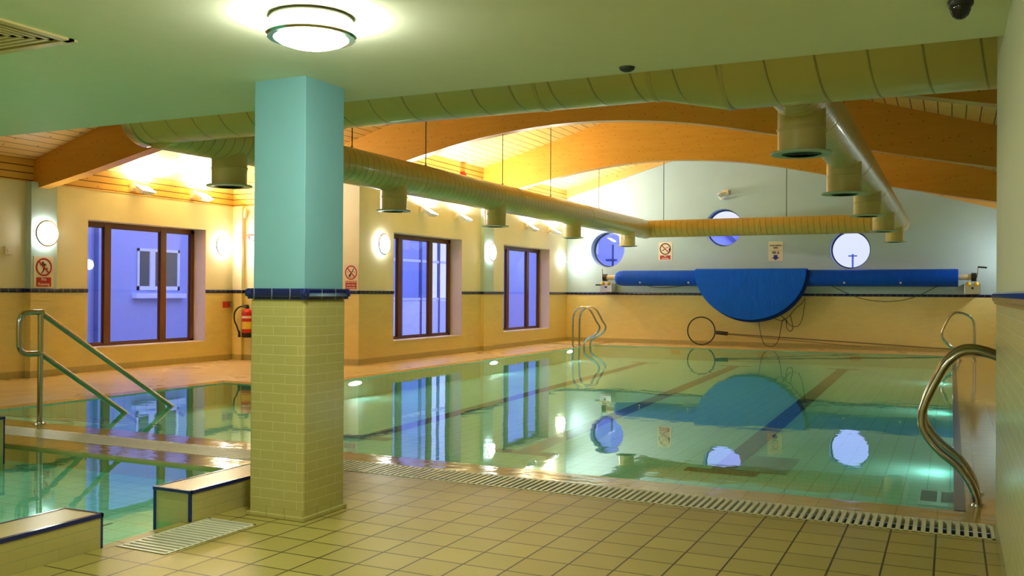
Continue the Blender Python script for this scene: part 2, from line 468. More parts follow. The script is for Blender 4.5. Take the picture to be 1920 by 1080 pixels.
tag(t.build('pool_floor_drain', m_exgl), 'dark rectangular drain cover on the pool floor beside the right-hand lane line', 'drain')

# water
b = MB(); e = .0
b.face([(AX0, PY0, ZW), (PX1, PY0, ZW), (PX1, PY1, ZW), (PX0, PY1, ZW), (PX0, AY1, ZW), (AX0, AY1, ZW)])
tag(b.build('pool_water', m_water), 'still turquoise water filling the large swimming pool', 'water', kind='stuff')
b = MB(); b.face([(p[0], p[1], ZW-.012) for p in so])
tag(b.build('pool_water', m_water), 'still green-tinted water in the small pool behind the low walls at lower left', 'water', kind='stuff')

# ------------------------------------------------------------------ walls
def wall_yz(x0, x1, y0, y1, z0, z1, holes):
    """wall slab between x0 and x1 with rectangular holes (ya,yb,za,zb)"""
    b = MB(); ys = sorted({y0, y1, *[h[0] for h in holes], *[h[1] for h in holes]}); zs = sorted({z0, z1, *[h[2] for h in holes], *[h[3] for h in holes]})
    for i in range(len(ys)-1):
        for j in range(len(zs)-1):
            cy, cz = (ys[i]+ys[i+1])/2, (zs[j]+zs[j+1])/2
            if any(h[0] < cy < h[1] and h[2] < cz < h[3] for h in holes): continue
            b.box(x0, x1, ys[i], ys[i+1], zs[j], zs[j+1])
    bmesh.ops.remove_doubles(b.b, verts=b.b.verts, dist=1e-5)
    # drop interior faces shared by neighbouring cells
    seen = {}
    for f in b.b.faces: seen.setdefault(tuple(sorted(v.index for v in f.verts)) if False else tuple(round(c, 3) for c in f.calc_center_median()), []).append(f)
    kill = [f for l in seen.values() if len(l) > 1 for f in l]
    bmesh.ops.delete(b.b, geom=kill, context='FACES')
    return b
W1 = (11.87, 14.82, .43, 2.78); W2 = (16.92, 20.0, .43, 2.79); W3 = (22.35, 25.49, .43, 2.79)
struct(wall_yz(XL-.45, XL, -3.3, 15.9, -.4, 3.33, [W1]).build('wall_left', m_cream))
struct(wall_yz(XR-.45, XR, 15.645, YF+.4, -.4, 4.05, [W2, W3]).build('wall_left', m_cream))
b = MB(); b.box(XL-.4, XR-.0015, 15.63, 15.95, -.4, 3.33); b.box(-11.5, XR-.0015, 15.63, 15.95, 3.33, 3.86); struct(b.build('wall_return', m_cream))
# boarded fascias above the window walls
b = MB(); b.box(XL-.4, XL+.012, 5.6, 15.62, 3.33, roof(XL)+.1); struct(b.build('trim_3', m_fascia))
b = MB(); b.box(XR-.4, XR+.012, 15.98, YF, 4.05, roof(XR)+.05); struct(b.build('trim_4', m_fascia))
b = MB(); b.box(XL, -11.5, 15.62, 15.90, 3.33, roof(XR)-.5); struct(b.build('trim_5', m_fascia))

# far wall: gable with three round openings
PORT = [(-9.53, 2.83, .55), (-5.985, 3.42, .55), (-2.51, 2.735, .535)]
def gable():
    bm = bmesh.new(); T = .42; x0, x1 = XR-.4, XW+.3
    outer = [(x0, -.4), (x1, -.4), (x1, roof(x1)+.02), (XA, roof(XA)+.02), (x0, roof(x0)+.02)]
    loops = [outer]+[[(cx+r*math.cos(2*math.pi*i/48), cz+r*math.sin(2*math.pi*i/48)) for i in range(48)] for cx, cz, r in PORT]
    sides = []
    for y in (YF, YF+T):
        es = []; vl = []
        for lp in loops:
            v = [bm.verts.new((p[0], y, p[1])) for p in lp]; vl.append(v)
            es += [bm.edges.new((v[i], v[(i+1) % len(v)])) for i in range(len(v))]
        bmesh.ops.triangle_fill(bm, edges=es, use_beauty=True, use_dissolve=False)
        sides.append(vl)
    for A, B in zip(*sides):
        for i in range(len(A)):
            j = (i+1) % len(A); bm.faces.new([A[i], A[j], B[j], B[i]])
    m = MB(); m.b.free(); m.b = bm; return m
struct(gable().build('wall_far', m_aqua))
struct(MB().box(XW, XW+.35, 5.3, YF, -.4, roof(XW)+.05).build('wall_right', m_aqua))
struct(MB().box(XW, XW+.35, -3.3, 5.3, -.4, ZC+.3).build('wall_right', m_cream))
struct(MB().box(XL, XW, -3.4, -3.0, -.4, ZC+.3).build('wall_near', m_cream))
# low ceiling over the near side and the bulkhead above it
def vent_hole(x, y): return None if (-5.12 < x < -4.48 and 2.99 < y < 3.63) else 0
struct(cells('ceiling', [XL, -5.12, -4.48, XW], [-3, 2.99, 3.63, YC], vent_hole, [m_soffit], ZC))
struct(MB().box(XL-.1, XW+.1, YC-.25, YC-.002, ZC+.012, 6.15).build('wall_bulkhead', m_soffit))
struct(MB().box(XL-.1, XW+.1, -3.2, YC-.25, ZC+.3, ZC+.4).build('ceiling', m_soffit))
# roof boards
b = MB(); tk = .12
def slab(xa, xb, ya, yb):
    b.prism([(xa, roof(xa)), (xb, roof(xb)), (xb, roof(xb)+tk), (xa, roof(xa)+tk)], 'Y', ya, yb)
slab(XL-.5, XA, YC-.3, 16.2); slab(XR-.45, XA, 16.2, YF+.5); slab(XA, XW+.5, YC-.3, YF+.5)
struct(b.build('ceiling', m_roof))

# pier at the right edge of the view (near) with tile dado
struct(MB().box(.2545, .72, 3.0, 6.51, 0, roof(.5)).build('wall_pier', m_pier))

# pilasters on the left wall
def pilaster(x, y0, y1, z1, d=.14):
    struct(MB().box(x-.05, x+d, y0, y1, 0, z1).build('trim_6', m_pil))
pilaster(XL, 10.62, 11.12, 3.33)
pilaster(XR, 21.0, 21.55, 4.05, .10)
struct(MB().box(-14.06, -13.86, 15.54, 15.64, 0, 3.33).build('trim_7', m_cream))

# dado rails
def rail(points, closed=False, h0=1.447, h1=1.517, d=.022):
    """moulded rail swept horizontally along the wall foot-line; outward = left of travel"""
    P = [Vector((p[0], p[1])) for p in points]; n = len(P)
    prof = [(0, h0), (d*.5, h0), (d*.55, h0+.012), (d*1.0, h0+.02), (d*1.15, h0+.04), (d*1.0, h1-.008), (d*.6, h1), (0, h1)]
    m = MB(); rings = []
    for i in range(n):
        a = P[i-1] if (i > 0 or closed) else None; c = P[(i+1) % n] if (i < n-1 or closed) else None
        ds = [q for q in ((P[i]-a).normalized() if a is not None else None, (c-P[i]).normalized() if c is not None else None) if q is not None]
        ns = [Vector((-q.y, q.x)) for q in ds]; nn = sum(ns, Vector((0, 0)))
        nn = nn/ (nn.dot(ns[0]))
        rings.append([m.b.verts.new((P[i].x+nn.x*u, P[i].y+nn.y*u, z)) for u, z in prof])
    for i in range(n if closed else n-1):
        A, B = rings[i], rings[(i+1) % n]
        for k in range(len(prof)-1): m.b.faces.new([A[k], A[k+1], B[k+1], B[k]])
        m.b.faces.new([A[-1], A[0], B[0], B[-1]])
    if not closed: m.b.faces.new(rings[0]); m.b.faces.new(rings[-1])
    return m
dd = .14
# travel so that the room lies to the left
struct(rail([(XL, W1[0]), (XL, 11.12), (XL+dd, 11.12), (XL+dd, 10.62), (XL, 10.62), (XL, -3)][::1]).build('trim_8', m_rail))
struct(rail([(XR, 15.63), (-13.86, 15.63), (-13.86, 15.54), (-14.06, 15.54), (-14.06, 15.63), (XL, 15.63), (XL, W1[1])]).build('trim_9', m_rail))
struct(rail([(XR, W2[0]), (XR, 15.63)]).build('trim_10', m_rail))
struct(rail([(XR, W3[0]), (XR, 21.55), (XR+.1, 21.55), (XR+.1, 21.0), (XR, 21.0), (XR, W2[1])]).build('trim_11', m_rail))
struct(rail([(XW, 5.66), (XW, YF), (XR, YF), (XR, W3[1])]).build('trim_12', m_rail))
struct(rail([(.2545, 3.0), (.2545, 6.51), (.72, 6.51)][::-1][::-1], d=.022).build('trim_13', m_rail))

# ------------------------------------------------------------------ windows in the left wall
def window(i, x, hole, mull):
    """hole=(y0,y1,z0,z1); frame set back in the reveal at x-.33; mull = centre lines of the two mullions"""
    y0, y1, z0, z1 = hole; xf = x-.36
    w = MB(); fw = .07
    w.box(xf-.035, xf+.035, y0, y1, z0, z0+.06); w.box(xf-.035, xf+.035, y0, y1, z1-.09, z1)
    w.box(xf-.035, xf+.035, y0, y0+fw, z0, z1); w.box(xf-.035, xf+.035, y1-.10, y1, z0, z1)
    for m in mull: w.box(xf-.04, xf+.045, m-.075, m+.075, z0+.03, z1-.05)
    o = struct(w.build(f'window_{i}', m_frame, bevel=.004))
    g = MB().box(xf-.006, xf+.0, y0+.03, y1-.03, z0+.03, z1-.03).build('glass', m_glass, o)
    s = MB()
    for a, c in zip([y0+fw]+[m+.075 for m in mull], [m-.075 for m in mull]+[y1-.10]):
        s.box(xf-.02, xf+.012, a, a+.022, z0+.06, z1-.09); s.box(xf-.02, xf+.012, c-.022, c, z0+.06, z1-.09)
        s.box(xf-.02, xf+.012, a, c, z0+.06, z0+.08); s.box(xf-.02, xf+.012, a, c, z1-.11, z1-.09)
    s.build('glazing_bead', m_frame, o)
    MB().box(x-.32, x+.012, y0+.0, y1-.0, z0-.004, z0+.012).build('sill', m_sillc, o)
    lin = MB(); lin.box(x-.32, x-.001, y1-.006, y1-.0, z0+.012, z1); lin.box(x-.32, x-.001, y0, y0+.006, z0+.012, z1)
    lin.build('reveal_lining', m_plaster, o)
window(1, XL, W1, [12.59, 13.97])
window(2, XR, W2, [17.68, 19.04])
window(3, XR, W3, [23.27, 24.62])
def porthole(i, cx, cz, r):
    y = YF+.30
    o = struct(MB().lathe([(r-.05, 0), (r+.002, 0), (r+.002, .06), (r-.05, .06), (r-.05, 0)], (cx, y, cz), 'Y', 48, cap=False).build(f'window_{i}', m_exgl, smooth=True))
    MB().lathe([(0, .025), (r-.03, .025), (r-.03, .033), (0, .033)], (cx, y, cz), 'Y', 48, cap=False).build('glass', m_glass, o)
    MB().lathe([(r-.002, -.298), (r-.012, -.298), (r-.012, -.002), (r-.002, -.002)], (cx, y, cz), 'Y', 48, cap=False).build('reveal_lining', flat('porthole_reveal', (.40, .56, .66), .4) if i == 4 else bpy.data.materials['porthole_reveal'], o, smooth=True)
for i, p in enumerate(PORT): porthole(i+4, *p)

# ------------------------------------------------------------------ near column
CX0, CX1, CY0, CY1 = -4.235, -3.811, 4.8645, 5.287
t = thing('column', 'square column, aqua paint above a blue rail and yellow-green tiles below', 'column', ((CX0+CX1)/2, (CY0+CY1)/2, 0))
MB().box(CX0, CX1, CY0, CY1, 1.4, ZC+.01).build('painted_shaft', m_colup, t, bevel=.004)
g = .012
MB().box(CX0-g, CX1+g, CY0-g, CY1+g, 0, 1.447).build('tiled_base', m_coltile, t, bevel=.014)
rl = rail([(CX0-g, CY0-g), (CX0-g, CY1+g), (CX1+g, CY1+g), (CX1+g, CY0-g)], closed=True, d=.024).build('dado_rail', m_rail, t)
for x, y in ((CX0-g, CY0-g), (CX1+g, CY0-g), (CX1+g, CY1+g), (CX0-g, CY1+g)):
    MB().lathe([(0, 1.447), (.02, 1.447), (.022, 1.462), (.030, 1.472), (.034, 1.487), (.031, 1.505), (.02, 1.517), (0, 1.518)], (x, y, 0), 'Z', 20).build('corner_ball_tile', m_bluetile, rl, smooth=True)
g2 = .028
b = MB(); b.prism([(CX0-g2, CY0-g2), (CX1+g2, CY0-g2), (CX1+g2, CY1+g2), (CX0-g2, CY1+g2)], 'Z', 0, .03)
b.build('cove_tiles', m_coltile, t, bevel=.006)

# ------------------------------------------------------------------ low walls round the small pool
def low_wall(label, x0, x1, y0, y1, h, ends):
    t = thing('low_wall', label, 'low wall', ((x0+x1)/2, (y0+y1)/2, 0), 'low tiled walls round the small pool')
    MB().box(x0, x1, y0, y1, -.3, h-.022).build('tiled_body', m_lowtile, t)
    MB().box(x0, x1, y0, y1, h-.022, h).build('coping_top', flat('coping_top', (.60, .50, .18), .3) if 'coping_top' not in bpy.data.materials else bpy.data.materials['coping_top'], t)
    e = MB(); q = .006
    e.box(x1-.02, x1+q, y0-q, y1+q, h-.02, h+.004); e.box(x0-q, x0+.008, y0-q, y1+q, h-.012, h+.003)
    for s_ in ends:
        yy = y0 if s_ < 0 else y1
        e.box(x0-q, x1+q, yy-.012 if s_ < 0 else yy-.008, yy+.008 if s_ < 0 else yy+.006, h-.016, h+.004)
        for xx in (x0, x1-.012): e.box(xx-q, xx+.014, yy-(q if s_ < 0 else .008), yy+(.008 if s_ < 0 else q), -.1, h)
    e.build('edge_trim', m_bluetile, t, label='dark blue edge tiles')
low_wall('low tiled wall with blue edging at the lower left corner, ending at the opening', -4.758, -4.45, -2.9, 3.836, .20, [1])
low_wall('short low tiled wall with blue edging running back behind the column', -4.758, -4.44, 4.522, 6.05, .20, [-1])
low_wall('far end of a low tiled wall at the left edge, by the handrail foot', -11.0, -7.83, 5.1, 5.66, .33, [1])
# sloping entrance strip
struct(MB().prism([(-4.52, -.035), (-4.42, 0.001), (-4.42, -.1), (-4.52, -.1)], 'Y', 3.83, 4.53).build('trim_14', m_cope))
struct(MB().box(-4.512, -4.497, 3.83, 4.62, -.05, -.004).box(-5.155, -5.13, 3.845, 4.515, -.1, -.083).box(-4.75, -4.74, 3.845, 4.515, -.1, -.083).build('trim_15', m_bluetile))

# ------------------------------------------------------------------ grates
def grate(label, x0, x1, y0, y1, along, pitch, sw, group=None):
    t = thing('drain_grate', label, 'drain grate', ((x0+x1)/2, (y0+y1)/2, -.06), group)
    MB().box(x0, x1, y0, y1, -.10, -.055).build('channel', m_dark, t)
    m = MB(); n = int(((x1-x0) if along == 'X' else (y1-y0))/pitch)
    for i in range(n):
        if along == 'X': a = x0+i*pitch; m.box(a, a+sw, y0, y1, -.02, .004)
        else: a = y0+i*pitch; m.box(x0, x1, a, a+sw, -.02, .004)
    m.build('slats', m_slat, t)
    f = MB(); w = .018
    f.box(x0-.001, x1, y0-w*0, y0+w, -.05, .003); f.box(x0, x1, y1-w, y1, -.05, .003); f.box(x0, x0+w, y0, y1, -.05, .003); f.box(x1-w, x1, y0, y1, -.05, .003)
    f.build('frame', m_slat, t)
grate('long white slatted grate along the near edge of the large pool', -4.42, .25, GY0, GY1, 'X', .050, .026, 'overflow grates')
grate('long white slatted grate between the large pool and the small pool', XL+.02, -4.42, GY0, GY1, 'X', .050, .026, 'overflow grates')
grate('short white slatted floor grate left of the column foot', *DG, 'Y', .045, .024)

# ------------------------------------------------------------------ roof beams
def beam(label, y0, xa, xb, w=.22):
    xs = [xa+(xb-xa)*i/60 for i in range(61)]
    P = [(x, low(x)) for x in smooth_x(xs)]+[(xb, roof(xb)+.01), (XA, roof(XA)+.01), (xa, roof(xa)+.01)]
    m = MB().prism(P, 'Y', y0, y0+w)
    tag(m.build('roof_beam', m_beam), label, 'roof beam', 'curved laminated timber roof beams')
def smooth_x(x): return x
_l = low
def low(x):      # rounded version of the measured underside
    return (_l(x-.5)+_l(x-.25)+_l(x)+_l(x+.25)+_l(x+.5))/5 if abs(x-XA) < 7.4 else _l(x)
beam('curved timber roof beam nearest the viewer, its left foot above the leftmost round wall light', 10.75, XL, XW)
beam('curved timber roof beam, middle one of three, passing behind the large duct', 15.75, XL, XW)
beam('curved timber roof beam farthest back, just in front of the aqua end wall', 21.1, XR, XW)
# trim rafter against the gable
b = MB()
for xa, xb in ((XR, XA), (XA, XW)):
    b.prism([(xa, roof(xa)-.22), (xb, roof(xb)-.22), (xb, roof(xb)), (xa, roof(xa))], 'Y', YF-.09, YF)
struct(b.build('trim_16', m_rafter))

# ------------------------------------------------------------------ ventilation ducts
ZD = 3.29; ZM = 3.40; RB = .26; XDL, XDR, YX = -7.75, -1.2, 24.9; YB = 7.4
def cyl(m, o, axis, r, a, b_, seg=40): m.lathe([(r, a), (r, b_)], o, axis, seg, cap=False); return m
t = DUCT = thing('ventilation_duct', 'cream spiral ventilation duct ring with hanging round outlets above the pool', 'duct', (-3, YB, ZM))
m = MB(); m.lathe([(0, -4.98), (.31, -4.98), (.31, -2.16+3), (.425, -1.62+3), (.425, XW+3), (0, XW+3)], (-3, YB, ZM), 'X', 56, cap=False)
m.build('duct_shell', m_bigduct, t, smooth=True)
m = MB(); m.lathe([(.31, -5.0), (.33, -5.0), (.333, -4.98), (.333, -4.90), (.33, -4.88), (.31, -4.88)], (-3, YB, ZM), 'X', 56, cap=False).build('end_collar', m_galv, t, smooth=True, label='bare silver collar on the duct end')
for x, r in ((-2.2, .314), (-1.60, .429), (-5.4, .314), (-3.2, .314)):
    MB().lathe([(r-.01, -.02), (r+.003, -.016), (r+.003, .016), (r-.01, .02)], (x, YB, ZM), 'X', 48, cap=False).build('joint_band', m_duct, t, smooth=True)
for x in (-6.6, -3.9, -.6):
    MB().tube([(x, YB, ZM+.3), (x, YB, roof(x))], .006, 6).build('hanger_wire', m_black, t)

def branch(label, x, mat):
    t = DUCT
    MB().lathe([(0, YB-15), (RB, YB-15), (RB, YX+.12-15), (RB*.93, YX+.2-15), (0, YX+.22-15)], (x, 15, ZD), 'Y', 48, cap=False).build('duct_shell', mat, t, smooth=True, origin=(x, 15, ZD), label=label)
    for y in (9.3, 13.0, 16.3, 20.2, 24.1):
        MB().lathe([(RB-.01, -.02), (RB+.004, -.014), (RB+.004, .014), (RB-.01, .02)], (x, y, ZD), 'Y', 40, cap=False).build('joint_band', m_duct, t, smooth=True)
    for y in (8.47, 12.05, 15.55, 19.45, 23.4):
        zb = 2.74; r = .205
        sp = MB().lathe([(r, ZD-.10), (r, zb+.01)], (x, y, 0), 'Z', 36, cap=False).build('outlet_spigot', m_duct, t, smooth=True)
        MB().lathe([(r+.001, 2.96), (r+.008, 2.955), (r+.008, 2.94), (r+.001, 2.935)], (x, y, 0), 'Z', 36, cap=False).build('seam_band', m_duct, sp, smooth=True)
        MB().lathe([(r-.02, zb+.012), (.262, zb+.012), (.268, zb+.004), (.262, zb-.006), (.20, zb-.012), (.17, zb-.004)], (x, y, 0), 'Z', 40, cap=False).build('outlet_flange', m_flange, sp, smooth=True)
        dm = MB().lathe([(0, zb-.0), (.172, zb+.0)], (x, y, 0), 'Z', 32, cap=False)
        for rr in (.14, .10, .06): dm.lathe([(rr, zb-.012), (rr+.016, zb-.004), (rr+.004, zb+.002)], (x, y, 0), 'Z', 32, cap=False)
        dm.build('outlet_cone', m_dark, sp, smooth=True)
    return t
tl = branch('cream spiral duct branch with hanging outlets along the left window wall side', XDL, m_ductY)
tr = branch('cream spiral duct branch with hanging outlets along the right side of the pool hall', XDR, m_ductY)
for x, y, p in ((XDL, 10.95, tl), (XDL, 13.0, tl), (XDL, 15.86, tl), (XDL, 18.2, tl), (XDL, 21.2, tl), (XDR, 12.0, tr), (XDR, 15.86, tr), (XDR, 21.2, tr)):
    zt = low(x) if y in (10.95, 15.86, 21.2) else roof(x)
    MB().tube([(x, y, ZD+RB-.01), (x, y, zt)], .008, 6).build('hanger_wire', m_black, p)
    MB().tube([(x, y, ZD+RB-.01), (x, y, ZD+RB+.03)], .022, 8).build('hanger_clamp', m_steel, p)
t = DUCT
MB().lathe([(RB-.02, XDL+4.5), (RB-.02, XDR+4.5)], (-4.5, YX, ZD), 'X', 48, cap=False).build('duct_shell', m_ductX, t, smooth=True, origin=(-4.5, YX, ZD), label='straight cream duct across the far end')
for x in (-6.6, -4.6, -2.9): MB().lathe([(RB-.03, -.02), (RB-.014, -.014), (RB-.014, .014), (RB-.03, .02)], (x, YX, ZD), 'X', 40, cap=False).build('joint_band', m_duct, t, smooth=True)
for x in (-7.2, -3.9): MB().tube([(x, YX, ZD+RB-.03), (x, YX, roof(x))], .010, 6).build('hanger_wire', m_black, t)

# ------------------------------------------------------------------ lamps
def round_lamp(label, x, y, z, sgn=1, group='round wall lights'):
    t = thing('wall_light', label, 'wall light', (x, y, z), group)
    A = (sgn, 0, 0)
    MB().lathe([(0, 0), (.20, 0), (.20, .03), (0, .03)], (x, y, z), A, 36, cap=False).build('back_plate', m_galv, t, smooth=True)
    MB().lathe([(.205, .02), (.205, .075), (.21, .08), (.205, .082)], (x, y, z), A, 40, cap=False).build('side_band', m_band, t, smooth=True)
    MB().lathe([(.205, .078), (.226, .078), (.228, .088), (.200, .098), (.195, .085), (.205, .078)], (x, y, z), A, 40, cap=False).build('rim', m_galv, t, smooth=True, label='polished metal rim')
    MB().lathe([(.20, .088), (.16, .112), (.10, .128), (.05, .134), (0, .136)], (x, y, z), A, 36, cap=False).build('diffuser', m_lampface, t, smooth=True)
round_lamp('round white wall light on the pilaster above the running sign', XL+.14, 10.86, 2.46)
round_lamp('round white wall light between the wide left window and the column', XL, 15.25, 2.47)
round_lamp('round white wall light just right of the shallow water sign, left of the middle window', XR, 16.42, 2.50)
round_lamp('round white wall light on the pilaster between the middle and right windows', XR+.10, 21.30, 2.53)
round_lamp('round white wall light in the far left corner beside the end wall', XR, 26.34, 2.52)
round_lamp('round wall light on the right wall near the end wall, hidden behind the pier', XW, 25.9, 2.5, -1, 'round wall lights on the right wall')

def ceil_lamp(label, x, y, group=None):
    t = thing('ceiling_light', label, 'ceiling light', (x, y, ZC), group)
    o = (x, y, ZC); A = (0, 0, -1)
    MB().lathe([(0, 0), (.205, 0), (.213, .01), (.213, .042), (.20, .046), (0, .046)], o, A, 48, cap=False).build('metal_base', m_galv, t, smooth=True)
    MB().lathe([(.206, .045), (.206, .092)], o, A, 48, cap=False).build('light_band', m_ceilface, t, smooth=True)
    MB().lathe([(.20, .088), (.228, .092), (.232, .100), (.222, .110), (.19, .112), (.19, .10), (.20, .088)], o, A, 48, cap=False).build('rim', m_steel, t, smooth=True, label='brushed metal rim')
    MB().lathe([(.193, .108), (.17, .126), (.12, .144), (.06, .153), (0, .156)], o, A, 40, cap=False).build('diffuser', m_ceilface, t, smooth=True)
ceil_lamp('round ceiling light with metal rim in front of the column', -2.975, 3.84)
ceil_lamp('added round fill lamp over the small pool, out of view', -9.6, 2.2, 'added ceiling fill lamps')  # this and the next two: unseen lamps added to brighten the near side
ceil_lamp('added round fill lamp behind the viewer', -2.2, -1.0, 'added ceiling fill lamps')
ceil_lamp('added round fill lamp behind the viewer over the deck', -7.2, -1.0, 'added ceiling fill lamps')

def flood(label, x, y, z):
    t = thing('flood_light', label, 'flood light', (x, y, z), 'white flood lights along the window wall')
    MB().box(x, x+.05, y-.16, y-.02, z-.07, z+.10).build('bracket', m_signw, t, bevel=.008)
    MB().tube([(x+.03, y-.10, z), (x+.10, y-.03, z-.02)], .022, 8).build('arm', m_signw, t)
    # tilted housing: open face looks up and into the room
    m = MB(); c = Vector((x+.20, y+.05, z)); n = Vector((.50, .05, .86)).normalized(); a = Vector((0, 1, 0)); a = (a-n*a.dot(n)).normalized(); e = a.cross(n)
    def q(s1, s2, d): return c+a*s1+e*s2+n*d
    top = [q(-.17, -.13, 0), q(.17, -.13, 0), q(.17, .13, 0), q(-.17, .13, 0)]; bot = [q(-.12, -.08, -.10), q(.12, -.08, -.10), q(.12, .08, -.10), q(-.12, .08, -.10)]
    T = m.vs(top); B = m.vs(bot); m.b.faces.new(B)
    for i in range(4): m.b.faces.new([T[i], T[(i+1) % 4], B[(i+1) % 4], B[i]])
    m.build('housing', m_white, t, bevel=.006)
    l = MB(); l.face([q(-.155, -.115, .002), q(.155, -.115, .002), q(.155, .115, .002), q(-.155, .115, .002)]); l.build('lens', m_flood, t)
for lb, x, y, z in (('white flood light on the fascia boards above the wide left window, left of the pair', XL, 12.96, 3.46),
                    ('white flood light above the wide left window, next to the duct outlet', XL, 14.5, 3.47),
                    ('white flood light above the middle window, left of the pair', XR, 18.1, 3.33),
                    ('white flood light above the middle window, right of the pair', XR, 19.75, 3.33),
                    ('white flood light above the right window, left of the pair', XR, 23.8, 3.35),
                    ('white flood light above the right window, nearest the end wall', XR, 25.45, 3.36)):
    flood(lb, x, y, z)
def uw(y, label, x, sg, grp):
    t = thing('underwater_light', label, 'pool light', (x, y, -.1), grp)
    m = MB(); vs = [m.b.verts.new((x+.012*sg, y+.19*math.cos(a*math.pi/16), -.08+.035*math.sin(a*math.pi/16))) for a in range(32)]; m.b.faces.new(vs); m.build('lens', m_uw, t)
    MB().tube([(x+.008*sg, y+.20*math.cos(a*math.pi/16), -.08+.042*math.sin(a*math.pi/16)) for a in range(32)], .008, 6, closed=True).build('rim', m_galv, t)
for y, lb in ((13.19, 'nearest'), (18.52, 'middle'), (23.09, 'farthest')):
    uw(y, f'small oval white underwater light on the left pool wall, {lb} of the three in view', PX0, 1, 'underwater lights on the left pool wall')
for y, lb in ((10.5, 'nearest the viewer'), (15.8, 'halfway along'), (21.0, 'farthest from the viewer')):
    uw(y, f'small oval underwater light on the right pool wall, {lb}', PX1-.06, -1, 'underwater lights on the right pool wall')

# ------------------------------------------------------------------ pool cover roller on the far wall
YR = 26.45; ZR = 1.945
t = thing('pool_cover_roller', 'long blue pool cover rolled on a wall-mounted tube at the far end', 'pool cover', (-4.5, YR, 1.5))
prof = [(0, -9.13), (.08, -9.13), (.17, -9.08), (.215, -8.98), (.228, -8.85), (.228, -6.0), (.225, -3), (.232, .12), (.226, .16), (0, .165)]
m = MB(); m.lathe([(r, x+4.5) for r, x in prof], (-4.5, YR, ZR), 'X', 40, cap=False)
random.seed(3)
m.build('rolled_cover', m_blue, t, smooth=True)
m = MB()
for x in (-8.3, -6.85, -2.6, -1.2): m.lathe([(0, 0), (.028, 0), (.028, .012), (0, .014)], (x, YR-.19, ZR-.125), (0, -.84, -.54), 14, cap=False)
m.build('eyelet', m_white, t)
m = MB(); m.tube([(-9.5, YR, ZR+.02), (.55, YR, ZR+.02)], .075, 20); m.build('roller_tube', flat('tube_cream', (.72, .62, .36), .35), t, smooth=True)
def bracket(x, s_):
    br = MB().box(x-.19, x+.19, YR-.02, YF-.004, 1.53, 1.80).build('wall_bracket', m_galv, t, bevel=.01)
    MB().tube([(x-.03*s_, YR, ZR+.02), (x+.09*s_, YR, ZR+.02)], .11, 18).build('hub', m_black, br, smooth=True)
    for dx in (-.09, .09): MB().lathe([(0, -.05), (.045, -.03), (.06, 0), (.045, .03), (0, .05)], (x+dx, YR-.05, 1.79), 'Y', 14).build('guide_wheel', m_yel, br, smooth=True)
    MB().tube([(x+.1*s_, YR, ZR), (x+.13*s_, YR, ZR+.28)], .012, 8).build('crank_arm', m_steel, br)
    MB().tube([(x+.12*s_, YR, ZR+.28 if s_ > 0 else ZR-.20), (x+.33*s_, YR-.02, ZR+.26 if s_ > 0 else ZR-.20)], .022, 8).build('crank_handle', m_black, br)
    MB().lathe([(0, -.02), (.03, -.02), (.03, .02), (0, .02)], (x, YR-.04, 1.68), 'Y', 12).build('bolt', m_black, br)
bracket(-9.42, -1); bracket(.49, 1)
# folded round cover hanging over the roller
t = thing('folded_round_cover', 'blue round spa cover folded over the roller, hanging as a half disc', 'spa cover', (-5.1, YR-.3, 1.5))
m = MB(); P = []
cx, cz = -5.10, 2.175; R1, R2 = 1.535, 1.40
arc = [(cx+R1*math.cos(math.pi+math.pi*i/40), cz+R2*math.sin(math.pi+math.pi*i/40)) for i in range(41)]
m.prism(arc, 'Y', YR-.33, YR-.245).build('front_half', m_blue2, t, bevel=.012)
arc2 = [(p[0]+.07, p[1]-.0) for p in [(cx+(R1+.02)*math.cos(math.pi+math.pi*i/40), cz-.01+(R2+.06)*math.sin(math.pi+math.pi*i/40)) for i in range(41)]]
MB().prism(arc2, 'Y', YR-.242, YR-.232+.0).build('edge_band', m_bluedk, t, label='darker blue edge')
MB().prism([(YR-.33, cz-.002), (YR-.2, cz+.035), (YR+.1, cz+.03), (YR+.24, cz-.03), (YR+.235, cz-.06), (YR+.1, cz), (YR-.2, cz-.0), (YR-.3, cz-.06)], 'X', cx-R1+.01, cx+R1-.01).build('top_fold', m_blue2, t)
MB().prism([(p[0], p[1]) for p in [(cx+(R1)*math.cos(math.pi+math.pi*i/40), cz-.05+(R2-.1)*math.sin(math.pi+math.pi*i/40)) for i in range(41)]], 'Y', YR+.24, YR+.30).build('back_half', m_bluedk, t)
# ropes
def rope(label, pts, r=.009):
    tag(MB().tube(smoothpath(pts, 7), r, 6).build('rope', m_blk2, smooth=True), label, 'rope', 'dark ropes of the pool cover')
yr = YR-.22
rope('thin dark rope hanging in a long U below the half disc cover', [(-4.86, yr, .85), (-4.80, yr, .45), (-4.72, yr, .16), (-4.60, yr, .06), (-4.45, yr, .06), (-4.32, yr, .20), (-4.25, yr, .50), (-4.20, yr, .78), (-4.12, yr, .82), (-4.06, yr, .70)])
rope('thin dark rope looping up to the right edge of the half disc cover', [(-4.45, yr, .85), (-4.35, yr, .80), (-4.2, yr, .76), (-4.12, yr, .82), (-4.0, yr, .92), (-3.88, yr, 1.08), (-3.70, yr, 1.24), (-3.60, yr, 1.38), (-3.63, yr, 1.1), (-3.68, yr, .82), (-3.78, yr, .64), (-3.93, yr, .62), (-4.06, yr, .70), (-4.18, yr, .86), (-4.28, yr, .92)])
rope('small loop of thin dark rope below the half disc cover', [(-4.10, yr, .80), (-4.09, yr, .60), (-4.04, yr, .50), (-3.97, yr, .49), (-3.92, yr, .58), (-3.96, yr, .78), (-3.99, yr, .92)])
